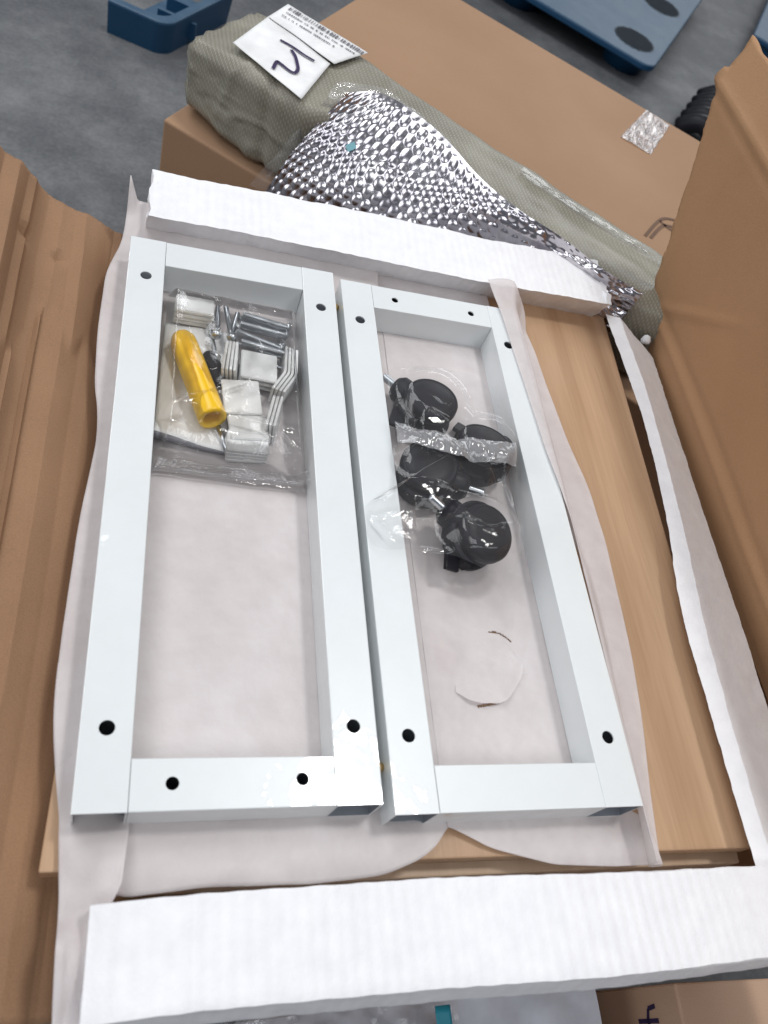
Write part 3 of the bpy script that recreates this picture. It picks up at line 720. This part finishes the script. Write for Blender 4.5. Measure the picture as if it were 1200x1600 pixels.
# screwdriver handle, fluted, hollow at the near end
t = thing('screwdriver_handle', 'yellow fluted plastic screwdriver handle with a hollow end', 'screwdriver handle', (.0535, .4225, -.0185))
bm = bmesh.new(); prof_ = [(0, -.006), (.006, -.0055), (.0095, -.003), (.0118, .002), (.0124, .01), (.0124, .06), (.0125, .088), (.0127, .097), (.0122, .0985), (.0085, .0985), (.0078, .095), (.0070, .07), (0, .069)]
lathe(bm, prof_, 48)
for q_ in bm.verts:
    r = math.hypot(q_.co.x, q_.co.y)
    if r > .0105 and -.002 < q_.co.z < .07:
        a = math.atan2(q_.co.y, q_.co.x); k = 1 - .10 * max(0, math.cos(6 * a)) ** 2; q_.co.x *= k; q_.co.y *= k
h_ = from_bm('handle', bm, M['yellow'], t, True)
dirv = Vector((.0285, -.0945, .006)).normalized(); h_.rotation_euler = dirv.to_track_quat('Z', 'Y').to_euler()
tube('shaft', [Vector((.088, .331, -.024)) - Vector(t.location), Vector((.0965, .303, -.026)) - Vector(t.location)], .0028, M['zinc'], t, 6)
o = tube('plastic_grip', [(.0768, .413, -.022), (.078, .409, -.021), (.0815, .397, -.020), (.0850, .384, -.020), (.0870, .377, -.0205), (.0878, .374, -.022)], [.003, .0065, .0082, .0082, .0066, .003], M['black'], None, 14)
tag(o, 'small black capsule-shaped plastic grip beside the yellow handle', 'plastic grip')
# white plates and brackets
PW, PD, PT = .034, .036, .0026
pm = bpy.data.meshes.new('plate_mesh'); bm = bmesh.new(); bm_box(bm, (0, 0, 0), (PW, PD, PT)); bmesh.ops.bevel(bm, geom=bm.edges[:], offset=.0007, segments=2, affect='EDGES'); bm.to_mesh(pm); bm.free(); pm.materials.append(M['plate'])
sm = bpy.data.meshes.new('short_plate_mesh'); bm = bmesh.new(); bm_box(bm, (0, 0, 0), (.036, .021, .0042)); bmesh.ops.bevel(bm, geom=bm.edges[:], offset=.0008, segments=2, affect='EDGES'); bm.to_mesh(sm); bm.free(); sm.materials.append(M['plate'])
ORD = ['lowest', 'second from the bottom', 'third from the bottom', 'fourth from the bottom', 'fifth from the bottom']
def plate(me, loc, rot, label, name='white_plate'):
    o = bpy.data.objects.new(name, me); COL.objects.link(o); o.location = loc; o.rotation_euler = [R_(a) for a in rot]
    return tag(o, label, 'plastic plate', 'white plastic plates in the bag of fittings')
for k in range(4):
    pos = ['lowest', 'second lowest', 'third', 'topmost'][k]
    plate(sm, (.0635 + random.uniform(-.0006, .0006), .4645 + random.uniform(-.0006, .0006), B0 + .004 + .0046 * k), (0, 0, random.uniform(-4, -1)), f'{pos} short white plate of the stack in the upper left of the bag')
for k in range(3):
    plate(pm, (.124, .400, B0 + .006 + .0052 * k), (-3, 2, -6 + 2 * k), ['lowest', 'middle', 'topmost'][k] + ' white square plate of the stack just below the screws')
for k in range(2):
    plate(pm, (.1085 - .001 * k, .3595, B0 + .012 + .005 * k), (6, 0, 6), ['lower', 'upper'][k] + ' white square plate lying in the middle of the bag beside the yellow handle end')
for k in range(4):
    plate(pm, (.0935 + .0033 * k, .398, B0 + .012), (4, 80, -3 + k), ['leftmost', 'second', 'third', 'rightmost'][k] + ' white plate on edge between the black grip and the square stack')
def bracket_mesh():
    bm = bmesh.new(); P = [(-.0005, .022), (.001, .0), (-.0035, -.024)]; hw = .010; v = []
    path = [(0, .034), (0, .030), (0, .004), (-.0004, .001), (-.0016, -.002), (-.011, -.022)]
    for x, y in path:
        for z in (-hw, hw): v.append(bm.verts.new((x, y, z)))
    for i in range(len(path) - 1): bm.faces.new((v[2 * i], v[2 * i + 1], v[2 * i + 3], v[2 * i + 2]))
    me = bpy.data.meshes.new('bracket_mesh'); bm.to_mesh(me); bm.free(); me.materials.append(M['plate']); return me
bmz = bracket_mesh()
for k in range(4):
    o = plate(bmz, (.1475 + .0033 * k, .3915 - .0010 * k, B0 + .013), (0, 0, -4), ['leftmost', 'second', 'third', 'outermost'][k] + ' bent white bracket of the nested set at the right side of the bag', 'bent_bracket'); solid(o, .0026, 0); bevel(o, .0006)
for k in range(3):
    plate(pm, (.1335 + .0035 * k, .340, B0 + .011), (5, 82, -8), ['left', 'middle', 'right'][k] + ' white plate on edge below the nested brackets')
for k in range(4):
    plate(sm, (.1125, .3085, B0 + .0045 + .0043 * k), (4, 0, 3 - k), ['lowest', 'second lowest', 'third', 'topmost'][k] + ' short white plate of the stack at the bottom edge of the bag')
plate(pm, (.113, .327, B0 + .016), (-14, 0, 4), 'white square plate tilted onto the stack at the bottom of the bag')
# screws
def screw_mesh(L=.044):
    v, f = tube_pts([(0, 0, z * L / 60) for z in range(61)], [.0021 + (.00045 if k % 2 else -.0001) if k < 50 else .0021 for k in range(61)], 10)
    bm = bmesh.new(); vs = [bm.verts.new(p) for p in v]
    for q_ in f: bm.faces.new([vs[i] for i in q_])
    lathe(bm, [(0, L + .0034), (.0018, L + .0033), (.0040, L + .0022), (.0048, L + .0005), (.0048, L), (0, L - .0002)], 18)
    bmesh.ops.recalc_face_normals(bm, faces=bm.faces); me = bpy.data.meshes.new('screw_mesh'); bm.to_mesh(me); bm.free(); me.materials.append(M['zinc']); me.shade_smooth(); return me
scm = screw_mesh()
def screw(a, b, label):
    a, b = Vector(a), Vector(b); o = bpy.data.objects.new('screw', scm); COL.objects.link(o); o.location = a; o.rotation_euler = (b - a).to_track_quat('Z', 'Y').to_euler()
    return tag(o, label, 'screw', 'zinc screws in the bag of fittings')
for k in range(13):
    x = .106 + random.uniform(-.004, .004); y = .473 - .0040 * k + random.uniform(-.001, .001)
    z = B0 + .005 + .0060 * (k % 3)
    screw((x, y, z), (x + .044, y - .011 + random.uniform(-.004, .005), z + random.uniform(-.001, .003)), 'silver screw lying in the bundle across the top of the bag')
for k, (a, b) in enumerate((((.086, .476, -.021), (.084, .432, -.016)), ((.093, .472, -.017), (.098, .430, -.013)), ((.105, .470, -.020), (.098, .436, -.022)), ((.078, .452, -.024), (.082, .425, -.022)))):
    screw(a, b, ['silver screw beside the short white plates, crosswise to the bundle', 'second crosswise silver screw from the short white plates', 'crosswise silver screw touching the ends of the bundle', 'silver screw lying by the black grip and the yellow handle'][k])
# the bag itself
def bag_h(x, y):
    e = min((x - .0345) / .012, (.1655 - x) / .010, (.487 - y) / .016, (y - .276) / .040, 1); e = max(0, e)
    z = -.0285 + .0255 * sstep(0, 1, e)
    a = (x - .05) * .8 + (y - .36) * .6
    z += .0022 * nz(x * 40, y * 26) * e + .0012 * nz(x * 90, y * 70, 2) * e
    z += .0035 * math.exp(-((y - (.345 + .62 * (x - .065))) / .0022) ** 2) * sstep(.04, .06, x) * (1 - sstep(.10, .125, x))
    z += .0030 * math.exp(-((y - (.335 - .20 * (x - .09))) / .0026) ** 2) * sstep(.08, .09, x) * (1 - sstep(.14, .155, x))
    z += .0026 * math.exp(-((y - (.318 - .75 * (x - .135))) / .002) ** 2) * sstep(.12, .135, x)
    return z
bg_ = grid('plastic_bag', 130, 210, lambda u, w_: (.0345 + .131 * u, .487 - .211 * w_ - .005 * u, bag_h(.0345 + .131 * u, .487 - .211 * w_)), M['film_hw'])
tag(bg_, 'clear plastic bag over the screws, white plates and yellow handle', 'plastic bag')
grid('folded_hem', 70, 14, lambda u, w_: (.0345 + .1313 * u, .2905 - .0135 * w_ - .004 * u + .0012 * nz(u * 5, 1), -.0255 + .003 * math.sin(w_ * 9.4) + .003 * nz(u * 8, w_ * 2) + .008 * sstep(.9, 1, u)), M['hem'], bg_)

# ------------------------------------------------------------------ castors in the right frame
def caster(label, loc, rot, stem_ang=0):
    t = thing('caster', label, 'castor', loc, 'black castors in the bag'); t.rotation_euler = [R_(a) for a in rot]
    for s in (-1, 1):
        bm = bmesh.new(); mt = Matrix.Diagonal((1, 1, s, 1))
        lathe(bm, [(0, .005), (.0235, .005), (.0262, .0068), (.0268, .010), (.0266, .0155), (.0250, .0185), (.0232, .0190), (.0226, .0183), (.0218, .0190), (.015, .0204), (0, .0210)], 44, mt)
        from_bm('wheel', bm, M['black'], t, True)
    # hood: arc shell between and over the wheels on the stem side (+y)
    bm = bmesh.new(); n = 18; ring = []
    for k in range(n + 1):
        a = R_(-25 + 215 * k / n); row = []
        for r, z in ((.0215, -.0046), (.0300, -.009), (.0325, -.007), (.0325, .007), (.0300, .009), (.0215, .0046)):
            row.append(bm.verts.new((r * math.cos(a), r * math.sin(a), z)))
        ring.append(row)
    for A, B in zip(ring, ring[1:]):
        for k in range(6): bm.faces.new((A[k], A[(k + 1) % 6], B[(k + 1) % 6], B[k]))
    bm.faces.new(ring[0]); bm.faces.new(ring[-1][::-1])
    from_bm('hood', bm, M['black'], t)
    g = Matrix.Rotation(R_(stem_ang), 4, 'Z')
    bm = bmesh.new(); lathe(bm, [(0, .018), (.0125, .018), (.0140, .022), (.0135, .036), (.0095, .041), (0, .041)], 20, g @ Matrix.Rotation(R_(-90), 4, 'X')); from_bm('stem_socket', bm, M['black'], t, True)
    bm = bmesh.new(); pr = [(0, .040)]
    for k in range(12): pr += [(.0036 if k % 2 else .0041, .041 + .0014 * k)]
    lathe(bm, pr + [(0, .058)], 14, g @ Matrix.Rotation(R_(-90), 4, 'X')); from_bm('threaded_stem', bm, M['zinc'], t, True)
    bm = bmesh.new(); bm_box(bm, (-.034, .012, 0), (.024, .014, .0045), Matrix.Rotation(R_(25), 4, 'Z')); bevel(from_bm('brake_lever', bm, M['black'], t), .001)
    return t
caster('black castor at the top of the bag with its stem pointing up left', (.2875, .371, -.0130), (-4, 3, 44))
caster('black castor at the right of the bag behind the zip strip', (.3345, .322, -.0120), (-8, -12, -62))
caster('black castor at the left of the bag below the zip strip', (.276, .294, -.0135), (6, 5, 250))
caster('black castor at the bottom of the bag, tilted', (.313, .226, -.0085), (18, -4, 58))
CB = [(.246, .398), (.265, .408), (.284, .413), (.313, .414), (.340, .411), (.352, .395), (.358, .374), (.3625, .342), (.363, .311), (.361, .28), (.357, .253), (.350, .212), (.338, .192), (.318, .184), (.298, .190), (.279, .199), (.258, .200), (.239, .200), (.222, .199), (.211, .202), (.204, .214), (.202, .228), (.206, .238), (.212, .245), (.228, .255), (.233, .28), (.237, .31), (.240, .35)]
CC = Vector((.296, .303))
CREASE = [(.268, .350, .300, .338, .003), (.300, .392, .318, .360, .0025), (.250, .270, .290, .262, .003), (.262, .246, .330, .206, .0035), (.300, .215, .352, .228, .003), (.318, .290, .350, .270, .003), (.286, .262, .318, .250, .0026), (.210, .235, .232, .204, .003), (.206, .226, .240, .238, .0025), (.345, .300, .356, .226, .003), (.240, .205, .340, .196, .002)]
def cbag(u, w_):
    s = u * len(CB); i = int(s) % len(CB); k = s - int(s); P = [Vector(CB[(i + j) % len(CB)]) for j in (-1, 0, 1, 2)]
    b = 0.5 * ((2 * P[1]) + (P[2] - P[0]) * k + (2 * P[0] - 5 * P[1] + 4 * P[2] - P[3]) * k * k + (3 * P[1] - P[0] - 3 * P[2] + P[3]) * k ** 3)
    p = CC.lerp(b, w_); x, y = p
    ez = -.022 if x > .262 else .0022
    if x > .25 and y < .25: ez = -.024 + .0 * x
    e = sstep(0, .55, 1 - w_)
    z = ez + (.0125 - ez) * e
    if x < .243: z = max(z, .0030)
    hump = 0
    for hx, hy, hh in ((.2875, .371, .014), (.3345, .322, .014), (.276, .294, .013), (.313, .226, .018)): hump = max(hump, hh * (1 - sstep(.022, .046, math.hypot(x - hx, y - hy))))
    z = max(z, hump) - .004 * e * (1 - hump / .018)
    z += (.0016 * nz(x * 34, y * 34) + .0007 * nz(x * 110, y * 90, 6)) * (.35 + .65 * e)
    for ax, ay, bx, by, hh in CREASE:
        d = Vector((bx - ax, by - ay)); p_ = Vector((x - ax, y - ay)); k_ = p_.dot(d) / d.length_squared
        if 0 < k_ < 1: z += hh * math.exp(-((p_ - d * k_).length / .0016) ** 2) * math.sin(k_ * math.pi)
    if x < .243: z = max(z, .0016)
    return (x, y, z + .003)
cbo = grid('plastic_bag', 168, 60, cbag, M['film']); tag(cbo, 'clear crinkled plastic bag around the black castors', 'plastic bag')
def zipfn(u, w_):
    x = .241 + .116 * u; y = .331 - .014 * u - .006 * math.sin(u * 3.1) - (.024 - .002 * u) * w_
    hump = 0
    for hx, hy, hh in ((.2875, .371, .014), (.3345, .322, .014), (.276, .294, .013)): hump = max(hump, hh * (1 - sstep(.022, .046, math.hypot(x - hx, y - hy))))
    return (x, y, max(.012, hump + .005) + .0014 * nz(u * 20, w_ * 3) + .0008 * nz(u * 70, w_ * 9) + .002 * math.sin(w_ * 3.14))
grid('zip_strip', 80, 16, zipfn, M['zipfilm'], cbo)

# ------------------------------------------------------------------ things below the near foam strip
t = thing('wrapped_package', 'white plastic wrapped package below the near foam strip', 'package', (.34, -.26, FZ))
bm = bmesh.new(); bm_box(bm, (0, 0, .17), (.30, .30, .34)); bevel(from_bm('package_body', bm, M['whitewrap'], t), .01, 3)
grid('wrap_sheet', 40, 40, lambda u, w_: (-.148 + .296 * u, -.148 + .296 * w_, .3415 + .003 * abs(nz(u * 6 + w_ * 4, w_ * 5)) + .002 * nz(u * 14, w_ * 10)), M['whitewrap'], t)
o = grid('plastic_bag', 60, 50, lambda u, w_: (.12 + .215 * u, -.27 + .155 * w_, -.238 + .02 * math.sin(u * 3.14) * math.sin(w_ * 3.14) + .007 * nz(u * 8, w_ * 8) + .004 * nz(u * 20, w_ * 20)), M['hem']); tag(o, 'crumpled clear plastic bag below the near foam strip', 'plastic bag')
o = grid('plastic_strap', 6, 30, lambda u, w_: (.304 + .014 * u, -.30 + .18 * w_, -.213 + .003 * math.sin(w_ * 5)), M['teal']); tag(o, 'short teal plastic strap lying on the clear bag below the foam', 'strap'); solid(o, .001)
t = thing('cardboard_box', 'brown cardboard box with a dark arrow mark below the near foam strip', 'cardboard box', (.538, -.124, FZ)); t.rotation_euler.z = R_(-3)
bm = bmesh.new(); bm_box(bm, (.19, -.2, .2), (.38, .4, .4)); bevel(from_bm('box_body', bm, M['kraft_pale'], t), .002)
bm = bmesh.new()
for pts in ([(-.03, .352), (-.03, .318)], [(-.042, .350), (-.040, .338), (-.03, .334), (-.020, .338), (-.018, .350)]):
    for (a, b), (c, d) in zip(pts, pts[1:]):
        p, q_ = Vector((-.0006, a + .001, b + .012)), Vector((-.0006, c + .001, d + .012)); s = Vector((0, -(d - b), (c - a))).normalized() * .002
        bm.faces.new([bm.verts.new(k) for k in (p + s, q_ + s, q_ - s, p - s)])
from_bm('arrow_mark', bm, M['ink'], t)
